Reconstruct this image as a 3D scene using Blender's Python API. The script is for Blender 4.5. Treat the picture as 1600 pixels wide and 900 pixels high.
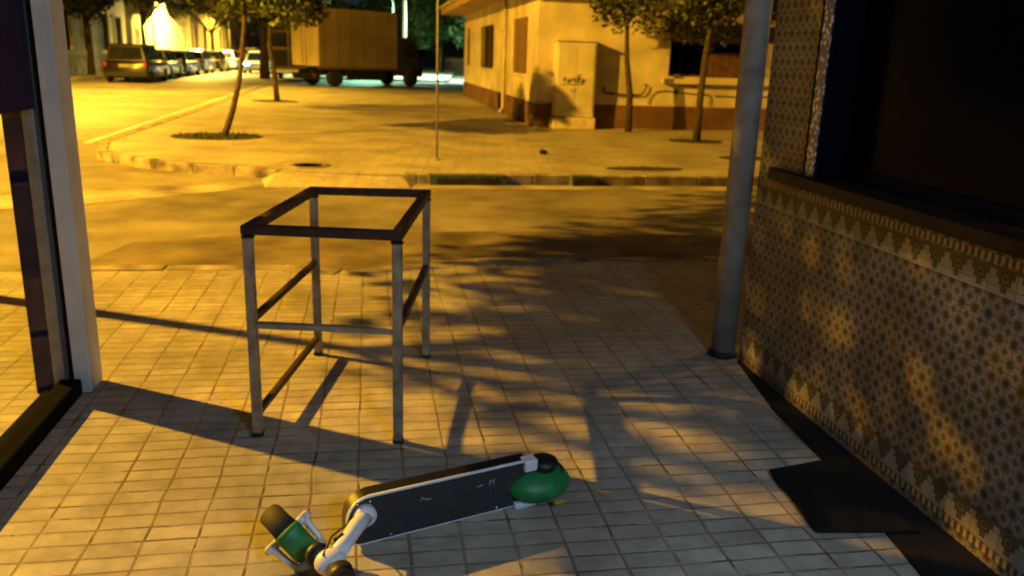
import bpy, bmesh, math, random
from mathutils import Vector, Matrix
random.seed(7)
R = math.radians
PI = math.pi
for o in list(bpy.data.objects): bpy.data.objects.remove(o)
scene = bpy.context.scene
col = scene.collection

# ------------------------------------------------------------------ camera
cd = bpy.data.cameras.new('camera'); cam = bpy.data.objects.new('camera', cd); col.objects.link(cam)
cx_ = Vector((0.98590546, -0.16425712, 0.03178073)); cy_ = Vector((-0.01376643, -0.26896191, -0.96305243)); cz_ = Vector((0.16673602, 0.94904114, -0.26743225))
m = Matrix.Identity(4)
for i in range(3):
    m[i][0] = cx_[i]; m[i][1] = -cy_[i]; m[i][2] = -cz_[i]
m[2][3] = 1.5
cam.matrix_world = m
cd.sensor_width = 36; cd.lens = 29.25; cd.clip_start = 0.05; cd.clip_end = 1500
cd.dof.use_dof = True; cd.dof.focus_distance = 1.6; cd.dof.aperture_fstop = 5.0
scene.camera = cam

# ------------------------------------------------------------------ world, exposure
w = bpy.data.worlds.new('World'); scene.world = w; w.use_nodes = True
nt = w.node_tree; bg = nt.nodes['Background']
tc = nt.nodes.new('ShaderNodeTexCoord'); sp = nt.nodes.new('ShaderNodeSeparateXYZ'); rp = nt.nodes.new('ShaderNodeValToRGB')
nt.links.new(tc.outputs['Generated'], sp.inputs[0]); nt.links.new(sp.outputs['Z'], rp.inputs[0]); nt.links.new(rp.outputs[0], bg.inputs[0])
rp.color_ramp.elements[0].color = (0.022, 0.036, 0.040, 1); rp.color_ramp.elements[1].color = (0.004, 0.010, 0.022, 1); rp.color_ramp.elements[1].position = .5
bg.inputs[1].default_value = 0.55
scene.view_settings.view_transform = 'Standard'; scene.view_settings.look = 'None'
scene.view_settings.exposure = 0; scene.view_settings.gamma = 1; scene.view_settings.use_curve_mapping = False

SOD = (1.0, 0.49, 0.028)
COOL = (0.50, 0.73, 1.0)
LED = (0.72, 1.0, 0.80)
# position, energy, colour, radius
E_A, E_B, E_IN = 28500, 1900, 230
# the sodium lamps themselves are built with their poles further down (street_lamp)
def light(name, loc, energy, colour, r=.12, parent=None, cone=None):
    l = bpy.data.lights.new(name, 'SPOT' if cone else 'POINT')
    if cone: l.spot_size = R(cone); l.spot_blend = .6
    l.energy = energy; l.color = colour; l.shadow_soft_size = r
    o = bpy.data.objects.new(name, l); o.location = loc; col.objects.link(o)
    if parent:
        o.parent = parent
        o.matrix_parent_inverse = Matrix.Identity(4)
    return o

# ------------------------------------------------------------------ materials
def mat(name, colr, rough=.7, metal=0, noise=.18, scale=8, bump=0, colr2=None, spec=.5, coat=0):
    M = bpy.data.materials.new(name); M.use_nodes = True; n = M.node_tree; b = n.nodes['Principled BSDF']
    b.inputs['Roughness'].default_value = rough; b.inputs['Metallic'].default_value = metal
    b.inputs['Specular IOR Level'].default_value = spec; b.inputs['Coat Weight'].default_value = coat
    t = n.nodes.new('ShaderNodeTexCoord'); nz = n.nodes.new('ShaderNodeTexNoise'); nz.inputs['Scale'].default_value = scale; nz.inputs['Detail'].default_value = 6
    n.links.new(t.outputs['Object'], nz.inputs['Vector'])
    r = n.nodes.new('ShaderNodeValToRGB'); n.links.new(nz.outputs['Fac'], r.inputs[0])
    c2 = colr2 or tuple(c*(1-noise*1.6) for c in colr)
    r.color_ramp.elements[0].color = (*c2, 1); r.color_ramp.elements[0].position = .32
    r.color_ramp.elements[1].color = (*(c*(1+noise*.5) for c in colr), 1); r.color_ramp.elements[1].position = .68
    n.links.new(r.outputs[0], b.inputs['Base Color'])
    if bump:
        bp = n.nodes.new('ShaderNodeBump'); bp.inputs['Strength'].default_value = bump; bp.inputs['Distance'].default_value = .01
        n.links.new(nz.outputs['Fac'], bp.inputs['Height']); n.links.new(bp.outputs[0], b.inputs['Normal'])
    M.diffuse_color = (*colr, 1)
    return M
def emit(name, colr, s):
    M = bpy.data.materials.new(name); M.use_nodes = True; b = M.node_tree.nodes['Principled BSDF']
    b.inputs['Base Color'].default_value = (*colr, 1); b.inputs['Emission Color'].default_value = (*colr, 1); b.inputs['Emission Strength'].default_value = s
    return M
def glassmat(name, tint=(1, 1, 1), refl=.08, rough=.02):
    M = bpy.data.materials.new(name); M.use_nodes = True; n = M.node_tree
    for x in list(n.nodes): n.nodes.remove(x)
    o = n.nodes.new('ShaderNodeOutputMaterial'); t = n.nodes.new('ShaderNodeBsdfTransparent'); g = n.nodes.new('ShaderNodeBsdfGlossy'); mx = n.nodes.new('ShaderNodeMixShader')
    t.inputs[0].default_value = (*tint, 1); g.inputs['Roughness'].default_value = rough; mx.inputs[0].default_value = refl
    n.links.new(t.outputs[0], mx.inputs[1]); n.links.new(g.outputs[0], mx.inputs[2]); n.links.new(mx.outputs[0], o.inputs[0])
    return M

class NB:
    """small helper for maths node graphs"""
    def __init__(s, M): s.n = M.node_tree; s.N = s.n.nodes; s.L = s.n.links
    def m(s, op, a, b=None, c=None):
        x = s.N.new('ShaderNodeMath'); x.operation = op
        for i, v in enumerate((a, b, c)):
            if v is None: continue
            if isinstance(v, (int, float)): x.inputs[i].default_value = v
            else: s.L.new(v, x.inputs[i])
        return x.outputs[0]
    def mix(s, f, a, b):
        x = s.N.new('ShaderNodeMix'); x.data_type = 'RGBA'
        for i, v in ((0, f), (6, a), (7, b)):
            if isinstance(v, (int, float)): x.inputs[i].default_value = v
            elif isinstance(v, tuple): x.inputs[i].default_value = (*v, 1)
            else: s.L.new(v, x.inputs[i])
        return x.outputs[2]
    def noise(s, vec, scale, detail=4, rough=.5):
        x = s.N.new('ShaderNodeTexNoise'); x.inputs['Scale'].default_value = scale; x.inputs['Detail'].default_value = detail; x.inputs['Roughness'].default_value = rough
        s.L.new(vec, x.inputs['Vector']); return x.outputs['Fac']
    def ramp(s, f, a, b, ca=(0, 0, 0), cb=(1, 1, 1)):
        r = s.N.new('ShaderNodeValToRGB'); s.L.new(f, r.inputs[0]); e = r.color_ramp.elements
        e[0].position = a; e[1].position = b; e[0].color = (*ca, 1); e[1].color = (*cb, 1); return r.outputs[0]

def paving_mat(name, c1, c2, mortar, bw, bh, ms=.006, rough=.55, stain=.5, rot=0, offset=0):
    M = bpy.data.materials.new(name); M.use_nodes = True; q = NB(M); b = q.N['Principled BSDF']
    t = q.N.new('ShaderNodeTexCoord'); mp = q.N.new('ShaderNodeMapping'); q.L.new(t.outputs['Object'], mp.inputs[0])
    mp.inputs['Rotation'].default_value = (0, 0, rot); mp.inputs['Location'].default_value = (.055, .02, 0)
    # slight waviness so the joints are not ruler straight
    nv = q.N.new('ShaderNodeTexNoise'); nv.inputs['Scale'].default_value = 3.2; q.L.new(mp.outputs[0], nv.inputs['Vector'])
    sb = q.N.new('ShaderNodeVectorMath'); sb.operation = 'SUBTRACT'; sb.inputs[1].default_value = (.5, .5, .5); q.L.new(nv.outputs['Color'], sb.inputs[0])
    sc = q.N.new('ShaderNodeVectorMath'); sc.operation = 'SCALE'; sc.inputs['Scale'].default_value = .022; q.L.new(sb.outputs[0], sc.inputs[0])
    ad = q.N.new('ShaderNodeVectorMath'); ad.operation = 'ADD'; q.L.new(mp.outputs[0], ad.inputs[0]); q.L.new(sc.outputs[0], ad.inputs[1])
    br = q.N.new('ShaderNodeTexBrick'); br.offset = offset; br.squash = 1; br.inputs['Scale'].default_value = 1
    br.inputs['Brick Width'].default_value = bw; br.inputs['Row Height'].default_value = bh; br.inputs['Mortar Size'].default_value = ms; br.inputs['Mortar Smooth'].default_value = .35
    br.inputs['Color1'].default_value = (*c1, 1); br.inputs['Color2'].default_value = (*c2, 1); br.inputs['Mortar'].default_value = (*mortar, 1)
    q.L.new(ad.outputs[0], br.inputs['Vector'])
    # patches where joints are filled with grit
    n1 = q.noise(mp.outputs[0], 1.1, 5); n2 = q.noise(mp.outputs[0], 9, 6, .65); n3 = q.noise(mp.outputs[0], 70, 3)
    filled = q.ramp(q.noise(mp.outputs[0], 2.3, 3), .45, .62)
    plain = q.mix(.5, c1, c2)
    c = q.mix(q.m('MULTIPLY', filled, .55), br.outputs['Color'], plain)
    st = q.ramp(n1, .35, .62, tuple(1-stain*.75 for _ in range(3)), (1, 1, 1))
    st2 = q.ramp(n2, .32, .62, tuple(1-stain*.5 for _ in range(3)), (1.08, 1.08, 1.08))
    mu = q.N.new('ShaderNodeMix'); mu.data_type = 'RGBA'; mu.blend_type = 'MULTIPLY'; mu.inputs[0].default_value = 1; q.L.new(c, mu.inputs[6]); q.L.new(st, mu.inputs[7])
    mv = q.N.new('ShaderNodeMix'); mv.data_type = 'RGBA'; mv.blend_type = 'MULTIPLY'; mv.inputs[0].default_value = 1; q.L.new(mu.outputs[2], mv.inputs[6]); q.L.new(st2, mv.inputs[7])
    vg = q.N.new('ShaderNodeTexVoronoi'); vg.inputs['Scale'].default_value = 2.6; q.L.new(mp.outputs[0], vg.inputs['Vector'])
    spot = q.m('LESS_THAN', vg.outputs['Distance'], q.m('MULTIPLY', q.m('SUBTRACT', n2, .38), .22))
    cf = q.mix(q.m('MULTIPLY', spot, .55), mv.outputs[2], (.09, .075, .055))
    # broken dirt lying in the long joints
    n4 = q.noise(mp.outputs[0], 4.5, 4, .6); dj = q.m('MULTIPLY', br.outputs['Fac'], q.m('GREATER_THAN', n4, .585))
    cf = q.mix(q.m('MULTIPLY', dj, .75), cf, (.05, .036, .022))
    q.L.new(cf, b.inputs['Base Color'])
    b.inputs['Roughness'].default_value = rough
    bp = q.N.new('ShaderNodeBump'); bp.inputs['Strength'].default_value = .7; bp.inputs['Distance'].default_value = .006
    h = q.m('ADD', q.m('SUBTRACT', 1, br.outputs['Fac']), q.m('ADD', q.m('MULTIPLY', n3, .25), q.m('MULTIPLY', n2, .5)))
    q.L.new(h, bp.inputs['Height']); q.L.new(bp.outputs[0], b.inputs['Normal'])
    return M

def asphalt_mat():
    M = bpy.data.materials.new('asphalt'); M.use_nodes = True; q = NB(M); b = q.N['Principled BSDF']
    t = q.N.new('ShaderNodeTexCoord'); v = t.outputs['Object']
    n1 = q.noise(v, .35, 5, .6); n2 = q.noise(v, 2.2, 6, .6); n3 = q.noise(v, 60, 4, .7)
    f = q.m('ADD', q.m('MULTIPLY', n1, .55), q.m('ADD', q.m('MULTIPLY', n2, .3), q.m('MULTIPLY', n3, .15)))
    c = q.ramp(f, .40, .60, (.085, .072, .055), (.27, .245, .20))
    q.L.new(c, b.inputs['Base Color']); b.inputs['Roughness'].default_value = .62
    bp = q.N.new('ShaderNodeBump'); bp.inputs['Strength'].default_value = .5; bp.inputs['Distance'].default_value = .01; q.L.new(n3, bp.inputs['Height']); q.L.new(bp.outputs[0], b.inputs['Normal'])
    return M

def azulejo_mat():
    """small star-and-cross glazed tiles with a stepped border at top and foot (object y runs along the wall, z is up)"""
    M = bpy.data.materials.new('azulejo'); M.use_nodes = True; q = NB(M); b = q.N['Principled BSDF']
    t = q.N.new('ShaderNodeTexCoord'); s = q.N.new('ShaderNodeSeparateXYZ'); q.L.new(t.outputs['Object'], s.inputs[0])
    y, z = s.outputs['Y'], s.outputs['Z']
    P = .062
    u = q.m('DIVIDE', y, P); v = q.m('DIVIDE', z, P)
    # offset every other column by half for the diagonal net
    fu = q.m('SUBTRACT', q.m('FRACT', u), .5); fv = q.m('SUBTRACT', q.m('FRACT', v), .5)
    au = q.m('ABSOLUTE', fu); av = q.m('ABSOLUTE', fv)
    diam = q.m('ADD', au, av); mxx = q.m('MAXIMUM', au, av); mnn = q.m('MINIMUM', au, av)
    star = q.m('LESS_THAN', q.m('MINIMUM', q.m('MULTIPLY', diam, .74), mxx), .19)           # eight pointed star
    ring = q.m('LESS_THAN', q.m('ABSOLUTE', q.m('SUBTRACT', q.m('MINIMUM', q.m('MULTIPLY', diam, .74), mxx), .245)), .022)
    corner = q.m('GREATER_THAN', diam, .76)
    bars = q.m('MULTIPLY', q.m('LESS_THAN', mnn, .035), q.m('GREATER_THAN', mxx, .33))
    # colour of each star picked per cell
    cell = q.N.new('ShaderNodeCombineXYZ'); q.L.new(q.m('FLOOR', u), cell.inputs[0]); q.L.new(q.m('FLOOR', v), cell.inputs[1])
    wn = q.N.new('ShaderNodeTexWhiteNoise'); wn.noise_dimensions = '3D'; q.L.new(cell.outputs[0], wn.inputs[0])
    par = q.m('MODULO', q.m('ADD', q.m('FLOOR', u), q.m('MULTIPLY', q.m('FLOOR', v), 2)), 4)
    cr = q.N.new('ShaderNodeValToRGB'); cr.color_ramp.interpolation = 'CONSTANT'; q.L.new(q.m('DIVIDE', q.m('ABSOLUTE', par), 4), cr.inputs[0])
    e = cr.color_ramp.elements; e[0].color = (.10, .045, .018, 1); e[1].position = .24; e[1].color = (.035, .075, .045, 1)
    k = e.new(.49); k.color = (.12, .06, .02, 1); k = e.new(.74); k.color = (.03, .04, .09, 1)
    cream = q.mix(q.noise(t.outputs['Object'], 3.5, 5), (.21, .19, .165), (.31, .29, .255))
    c = q.mix(star, cream, cr.outputs[0]); c = q.mix(ring, c, (.09, .06, .05)); c = q.mix(corner, c, (.10, .10, .07)); c = q.mix(bars, c, (.14, .10, .06))
    # ---- top border (z .77 - .93) : merlons with round flowers ; .93-.985 small chequer
    def border(z0, flip):
        PB = .108
        vv = q.m('DIVIDE', q.m('SUBTRACT', z, z0), .088)
        if flip: vv = q.m('SUBTRACT', 1, vv)
        fy = q.m('SUBTRACT', q.m('FRACT', q.m('DIVIDE', y, PB)), .5)
        tri = q.m('SUBTRACT', 1, q.m('MULTIPLY', q.m('ABSOLUTE', fy), 2))
        stp = q.m('DIVIDE', q.m('FLOOR', q.m('MULTIPLY', tri, 4)), 4)
        white = q.m('GREATER_THAN', q.m('ADD', stp, .12), vv)
        fy2 = q.m('SUBTRACT', q.m('FRACT', q.m('ADD', q.m('DIVIDE', y, PB), .5)), .5)
        dx = q.m('MULTIPLY', fy2, 1.05); dz = q.m('SUBTRACT', vv, .62)
        d = q.m('SQRT', q.m('ADD', q.m('MULTIPLY', dx, dx), q.m('MULTIPLY', dz, dz)))
        disc = q.m('LESS_THAN', d, .24); ringd = q.m('LESS_THAN', q.m('ABSOLUTE', q.m('SUBTRACT', d, .13)), .035)
        g = q.mix(white, (.11, .09, .06), (.36, .34, .29)); g = q.mix(disc, g, (.06, .07, .035)); g = q.mix(ringd, g, (.2, .16, .1))
        ins = q.m('MULTIPLY', q.m('GREATER_THAN', vv, 0), q.m('LESS_THAN', vv, 1))
        return g, ins
    g, ins = border(.842, False); c = q.mix(ins, c, g)
    g, ins = border(.068, False); c = q.mix(ins, c, g)
    # chequer strips
    ch = q.m('GREATER_THAN', q.m('FRACT', q.m('DIVIDE', y, .03)), .5)
    chq = q.mix(ch, (.11, .06, .03), (.42, .38, .3))
    for a, bb in ((.935, .962), (.035, .062)):
        c = q.mix(q.m('MULTIPLY', q.m('GREATER_THAN', z, a), q.m('LESS_THAN', z, bb)), c, chq)
    # plain yellowish ground above the ledge (upper wall) keeps the small net
    # grout lines of the 14 cm tiles
    gy = q.m('ABSOLUTE', q.m('SUBTRACT', q.m('FRACT', q.m('DIVIDE', y, P*2)), .5)); gz = q.m('ABSOLUTE', q.m('SUBTRACT', q.m('FRACT', q.m('DIVIDE', z, P*2)), .5))
    grout = q.m('GREATER_THAN', q.m('MAXIMUM', gy, gz), .488)
    c = q.mix(q.m('MULTIPLY', grout, .85), c, (.10, .085, .07))
    tv = q.N.new('ShaderNodeCombineXYZ'); q.L.new(q.m('FLOOR', q.m('DIVIDE', y, P*2)), tv.inputs[0]); q.L.new(q.m('FLOOR', q.m('DIVIDE', z, P*2)), tv.inputs[1])
    w2 = q.N.new('ShaderNodeTexWhiteNoise'); q.L.new(tv.outputs[0], w2.inputs[0])
    tone = q.N.new('ShaderNodeMix'); tone.data_type = 'RGBA'; tone.blend_type = 'MULTIPLY'; tone.inputs[0].default_value = 1; q.L.new(c, tone.inputs[6]); q.L.new(q.ramp(w2.outputs['Value'], 0, 1, (.72, .72, .70), (1.05, 1.04, 1.0)), tone.inputs[7]); c = tone.outputs[2]
    chip = q.m('GREATER_THAN', q.noise(t.outputs['Object'], 22, 5, .7), .70); c = q.mix(chip, c, (.22, .17, .13))
    dirt = q.ramp(q.noise(t.outputs['Object'], 1.6, 6, .6), .3, .62, (.55, .5, .42), (1, 1, 1))
    mu = q.N.new('ShaderNodeMix'); mu.data_type = 'RGBA'; mu.blend_type = 'MULTIPLY'; mu.inputs[0].default_value = 1; q.L.new(c, mu.inputs[6]); q.L.new(dirt, mu.inputs[7])
    q.L.new(mu.outputs[2], b.inputs['Base Color']); b.inputs['Roughness'].default_value = .6; b.inputs['Specular IOR Level'].default_value = .25
    bp = q.N.new('ShaderNodeBump'); bp.inputs['Strength'].default_value = .35; bp.inputs['Distance'].default_value = .004
    q.L.new(q.m('ADD', q.m('SUBTRACT', 1, grout), q.m('MULTIPLY', q.noise(t.outputs['Object'], 14, 3), .6)), bp.inputs['Height']); q.L.new(bp.outputs[0], b.inputs['Normal'])
    return M

def graffiti_mat(name, base):
    M = mat(name, base, .5, noise=.12, scale=2.5); return M

M_pave = paving_mat('near_paving', (.35, .325, .28), (.46, .425, .36), (.22, .175, .125), .165, .08, .0058, stain=.6)
M_pave2 = paving_mat('far_paving', (.42, .38, .30), (.45, .41, .33), (.36, .32, .25), .2, .2, .007, stain=.5, rot=R(8))
M_asph = asphalt_mat()
M_kerb = mat('kerb_stone', (.31, .27, .21), .75, scale=4, noise=.5, bump=.3)
M_conc = mat('concrete', (.36, .32, .26), .75, scale=1.6, noise=.45, bump=.2)
M_soil = mat('soil', (.035, .03, .018), .95, scale=12, noise=.5, bump=1)
M_grass = mat('weeds', (.035, .05, .014), .8, scale=10, noise=.4)
M_green = mat('green_paint', (.08, .12, .055), .6, scale=14, noise=.5)
M_azul = azulejo_mat()
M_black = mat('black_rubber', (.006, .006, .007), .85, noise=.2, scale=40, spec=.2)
M_dark = mat('dark_metal', (.012, .012, .014), .6, .0, spec=.25)
M_railb = mat('black_rail', (.006, .006, .007), .9, spec=.02, scale=20)
M_ledge = mat('dark_ledge', (.018, .009, .007), .6, spec=.15, scale=20, noise=.35)
M_blue = mat('blue_panel', (.002, .005, .055), .6, scale=3, spec=.08)
M_wpost = mat('white_post_paint', (.50, .53, .56), .55, scale=5, noise=.12)
M_gpost = mat('grey_aluminium', (.26, .27, .28), .4, .3, scale=12)
M_pole = mat('galvanised_pipe', (.24, .225, .19), .65, .0, scale=9, noise=.25)
M_galv = mat('weathered_steel_tube', (.27, .235, .165), .6, .1, scale=14, noise=.35, bump=.1)
M_rust = mat('brown_angle_iron', (.040, .020, .014), .6, .3, scale=18, noise=.45)
M_glass = glassmat('clear_glass', (.93, .95, .96), .025)
M_dglass = mat('dark_glass', (.001, .0015, .006), .15, spec=.012)
M_bark = mat('bark', (.075, .05, .032), .9, scale=18, noise=.5, bump=1)
M_leaf = mat('leaves', (.055, .070, .016), .6, scale=1.2, noise=.5)
M_leaf2 = mat('leaves_bright', (.10, .14, .02), .6, scale=1.2, noise=.5)
M_leafg = mat('leaves_green', (.03, .10, .03), .6, scale=1.2, noise=.5)
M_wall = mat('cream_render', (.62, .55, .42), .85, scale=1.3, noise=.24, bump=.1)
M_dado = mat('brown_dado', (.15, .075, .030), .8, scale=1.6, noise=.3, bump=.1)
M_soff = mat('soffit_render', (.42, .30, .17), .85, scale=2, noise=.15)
M_brown = mat('brown_shutter', (.12, .055, .022), .6, scale=6, noise=.3)
M_whiteb = mat('pale_render', (.62, .58, .46), .85, scale=1.1, noise=.18)
M_pale = mat('cabinet_paint', (.66, .60, .47), .6, scale=2.2, noise=.15)
M_tyre = mat('tyre_rubber', (.012, .012, .012), .75)
M_rim = mat('alloy', (.35, .35, .36), .35, .7)
M_cglass = mat('car_glass', (.012, .014, .018), .08, spec=.7)
M_red = mat('red_lens', (.25, .01, .008), .25, spec=.6)
M_plate = mat('number_plate', (.25, .22, .14), .6)
M_chrome = mat('chrome', (.7, .7, .7), .15, 1)
M_scw = mat('scooter_white', (.66, .68, .72), .32, noise=.06)
M_scg = mat('scooter_green', (.008, .17, .045), .5, noise=.2, scale=20)
M_grip = mat('grip_tape', (.026, .028, .032), .8, scale=160, noise=.5, bump=.3)
M_scb = mat('scooter_black', (.006, .006, .007), .5)
M_amber = mat('amber_reflector', (.55, .35, .04), .3)
M_ink = mat('graffiti_ink', (.07, .075, .02), .7)
M_truckLit = mat('truck_rear_lit', (.66, .54, .28), .55, scale=.9, noise=.2)  # truck panel colour lightened for the lit rear doors
M_truckShade = mat('truck_side_shaded', (.19, .15, .065), .7, scale=.7, noise=.2)  # same panels darkened: shade of the long side put into the colour

# ------------------------------------------------------------------ mesh helper
class MB:
    def __init__(s): s.bm = bmesh.new(); s.mi = 0
    def face(s, pts, mi=0):
        f = s.bm.faces.new([s.bm.verts.new(p) for p in pts]); f.material_index = mi; return f
    def box(s, a, b, mi=0, bev=0, M=None):
        x0, y0, z0 = a; x1, y1, z1 = b
        r = bmesh.ops.create_cube(s.bm, size=1); vs = r['verts']
        for v in vs:
            v.co = Vector(((x0+x1)/2+v.co.x*(x1-x0), (y0+y1)/2+v.co.y*(y1-y0), (z0+z1)/2+v.co.z*(z1-z0)))
        fs = {f for v in vs for f in v.link_faces}
        for f in fs: f.material_index = mi
        if bev:
            es = {e for f in fs for e in f.edges}
            r2 = bmesh.ops.bevel(s.bm, geom=list(es), offset=bev, segments=2, affect='EDGES', profile=.5)
            vs = list({v for f in r2['faces'] for v in f.verts} | {v for v in vs if v.is_valid})
            for f in {f for v in vs for f in v.link_faces}: f.material_index = mi
        if M is not None:
            for v in vs: v.co = M @ v.co
        return vs
    def tube(s, pts, rad, n=10, mi=0, cap=True, sq=None):
        pts = [Vector(p) for p in pts]; rs = rad if isinstance(rad, (list, tuple)) else [rad]*len(pts)
        rings = []; ref = None
        for i, p in enumerate(pts):
            d = (pts[min(i+1, len(pts)-1)]-pts[max(i-1, 0)]).normalized()
            if ref is None:
                ref = Vector((0, 0, 1)) if abs(d.z) < .9 else Vector((1, 0, 0))
            a = (ref-d*ref.dot(d)).normalized(); ref = a; b = d.cross(a)
            rings.append([s.bm.verts.new(p+(a*math.cos(2*PI*k/n)+b*math.sin(2*PI*k/n))*rs[i]) for k in range(n)])
        for i in range(len(rings)-1):
            for k in range(n):
                f = s.bm.faces.new([rings[i][k], rings[i][(k+1) % n], rings[i+1][(k+1) % n], rings[i+1][k]]); f.smooth = True; f.material_index = mi
        if cap:
            for r_ in (list(reversed(rings[0])), rings[-1]):
                f = s.bm.faces.new(r_); f.material_index = mi
    def bar(s, p, q, w_, h_, mi=0, up=(0, 0, 1)):
        p, q = Vector(p), Vector(q); d = (q-p); L = d.length; d.normalize(); up = Vector(up)
        if abs(d.dot(up)) > .95: up = Vector((0, 1, 0))
        a = d.cross(up).normalized(); b = a.cross(d)
        M = Matrix((( a.x, d.x, b.x, p.x), (a.y, d.y, b.y, p.y), (a.z, d.z, b.z, p.z), (0, 0, 0, 1)))
        s.box((-w_/2, 0, -h_/2), (w_/2, L, h_/2), mi, bev=min(w_, h_)*.12, M=M)
    def lathe(s, prof, n=24, M=None, mi=0):
        """prof: (r, z) list, round local z"""
        M = M or Matrix.Identity(4); rings = []
        for r_, z_ in prof: rings.append([s.bm.verts.new(M @ Vector((r_*math.cos(2*PI*k/n), r_*math.sin(2*PI*k/n), z_))) for k in range(n)])
        for i in range(len(rings)-1):
            for k in range(n):
                f = s.bm.faces.new([rings[i][k], rings[i][(k+1) % n], rings[i+1][(k+1) % n], rings[i+1][k]]); f.smooth = True; f.material_index = mi
        if prof[0][0] > 1e-4: s.bm.faces.new(list(reversed(rings[0]))).material_index = mi
        if prof[-1][0] > 1e-4: s.bm.faces.new(rings[-1]).material_index = mi
    def prism(s, poly, z0, z1, mi=0, M=None, bev=0):
        """poly (x,y) extruded z0..z1"""
        M = M or Matrix.Identity(4)
        lo = [s.bm.verts.new(M @ Vector((x, y, z0))) for x, y in poly]; hi = [s.bm.verts.new(M @ Vector((x, y, z1))) for x, y in poly]; n = len(poly); fs = []
        for k in range(n): fs.append(s.bm.faces.new([lo[k], lo[(k+1) % n], hi[(k+1) % n], hi[k]]))
        fs.append(s.bm.faces.new(list(reversed(lo)))); fs.append(s.bm.faces.new(hi))
        for f in fs: f.material_index = mi
        if bev:
            es = {e for f in fs for e in f.edges}
            bmesh.ops.bevel(s.bm, geom=list(es), offset=bev, segments=2, affect='EDGES', profile=.5)
    def build(s, name, mats, parent=None, smooth=False):
        bmesh.ops.recalc_face_normals(s.bm, faces=s.bm.faces[:])
        me = bpy.data.meshes.new(name); s.bm.to_mesh(me); s.bm.free()
        for mm in (mats if isinstance(mats, (list, tuple)) else [mats]): me.materials.append(mm)
        o = bpy.data.objects.new(name, me); col.objects.link(o)
        if smooth:
            for p in me.polygons: p.use_smooth = True
        if parent: o.parent = parent
        return o
def tag(o, label, cat, group=None):
    o['label'] = label; o['category'] = cat
    if group: o['group'] = group
    return o
def struct(o): o['kind'] = 'structure'; return o
def thing(name, label, cat, loc=(0, 0, 0), rz=0, group=None):
    o = bpy.data.objects.new(name, None); o.empty_display_size = .2; col.objects.link(o)
    o.location = loc; o.rotation_euler = (0, 0, rz); return tag(o, label, cat, group)

# ================================================================== GROUND
RZ = -.12
b = MB(); b.face([(-400, -400, RZ-.03), (400, -400, RZ-.03), (400, 400, RZ-.03), (-400, 400, RZ-.03)]); struct(b.build('ground', M_asph))
b = MB(); b.face([(-12.6, -60, RZ), (60, -60, RZ), (60, 300, RZ), (-12.6, 300, RZ)]); struct(b.build('road', M_asph))
# near pavement with kerb
def pavement(name, poly, z1, m1, kerb=.14, kname=None, edges=None, mkerb=M_kerb):
    b = MB(); b.prism(poly, RZ-.02, z1); o = b.build(name, m1); struct(o); return o
NE = 6.18
near = [(-3.9, -30), (-3.9, 5.2), (-3.55, 5.75), (-3.0, NE-.1), (-.62, NE-.16), (-.2, NE-.32), (.47, NE-.14), (.78, NE), (30, NE), (30, -30)]
pavement('near_pavement', near, -.004, M_pave)
def kerbline(name, pts, w_=.14, z=.006, side=1, seg=.9, gap=.012):
    """row of kerb stones along pts, standing inside the pavement edge"""
    b = MB()
    for p, q in zip(pts[:-1], pts[1:]):
        p = Vector((*p, 0)); q = Vector((*q, 0)); L = (q-p).length; n = max(1, int(round(L/seg))); d = (q-p).normalized(); nn = Vector((-d.y, d.x, 0))*side
        for k in range(n):
            a = p+d*(L*k/n+gap/2); c = p+d*(L*(k+1)/n-gap/2); dz = random.uniform(-.004, .004)
            lo = [a-nn*.012, c-nn*.012, c+nn*w_, a+nn*w_]
            lo = [(v.x, v.y) for v in lo]
            b.prism(lo, RZ-.02, z+dz, bev=.012)
    return struct(b.build(name, M_kerb))
kerbline('near_kerb', [(-3.55, 5.75), (-3.0, NE-.1), (-.62, NE-.16), (-.2, NE-.32), (.47, NE-.14), (.78, NE), (20, NE)], side=-1, z=.004)
# far pavement : rounded corner, ends at the street behind
far = [(-4.25, 37.5), (-4.2, 14.2), (-3.9, 13.0), (-3.45, 12.42), (-2.9, 11.95), (-2.3, 11.58), (-1.75, 11.4), (-1.17, 11.05), (-.2, 10.85), (.6, 10.78), (40, 10.62), (40, 37.5)]
pavement('far_pavement', far, -.004, M_pave2)
kerbline('far_kerb', far[:8], z=.006, side=1, seg=.8)
kerbline('far_kerb', [(.45, 10.79), (.6, 10.78), (9.0, 10.75)], z=.006, side=1, seg=.8)
# ramp of the dropped kerb between the two kerb runs
b = MB(); xa, xb, ya, yb = -1.25, .50, 10.36, 11.02
b.bm.faces.new([b.bm.verts.new(p) for p in ((xa, ya, RZ+.008), (xb, ya, RZ+.008), (xb-.12, yb, .002), (xa+.12, yb+.1, .002))])
b.bm.faces.new([b.bm.verts.new(p) for p in ((xa, ya, RZ+.008), (xa+.12, yb+.1, .002), (xa-.12, yb+.05, RZ+.006))]); b.bm.faces.new([b.bm.verts.new(p) for p in ((xb, ya, RZ+.008), (xb+.08, yb-.2, RZ+.006), (xb-.12, yb, .002))])
struct(b.build('pavement_ramp', M_pave2))
# dropped gutter: pale concrete strip on the road along the far kerb
b = MB(); b.face([(-4.2, 8.6, RZ+.004), (-2.9, 9.2, RZ+.004), (-1.5, 10.25, RZ+.004), (-.3, 10.35, RZ+.004), (9, 10.28, RZ+.004), (9, 10.60, RZ+.004), (-.3, 10.70, RZ+.004), (-1.6, 10.85, RZ+.004), (-2.5, 10.6, RZ+.004), (-4.2, 9.5, RZ+.004)])
struct(b.build('gutter', M_conc))
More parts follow.
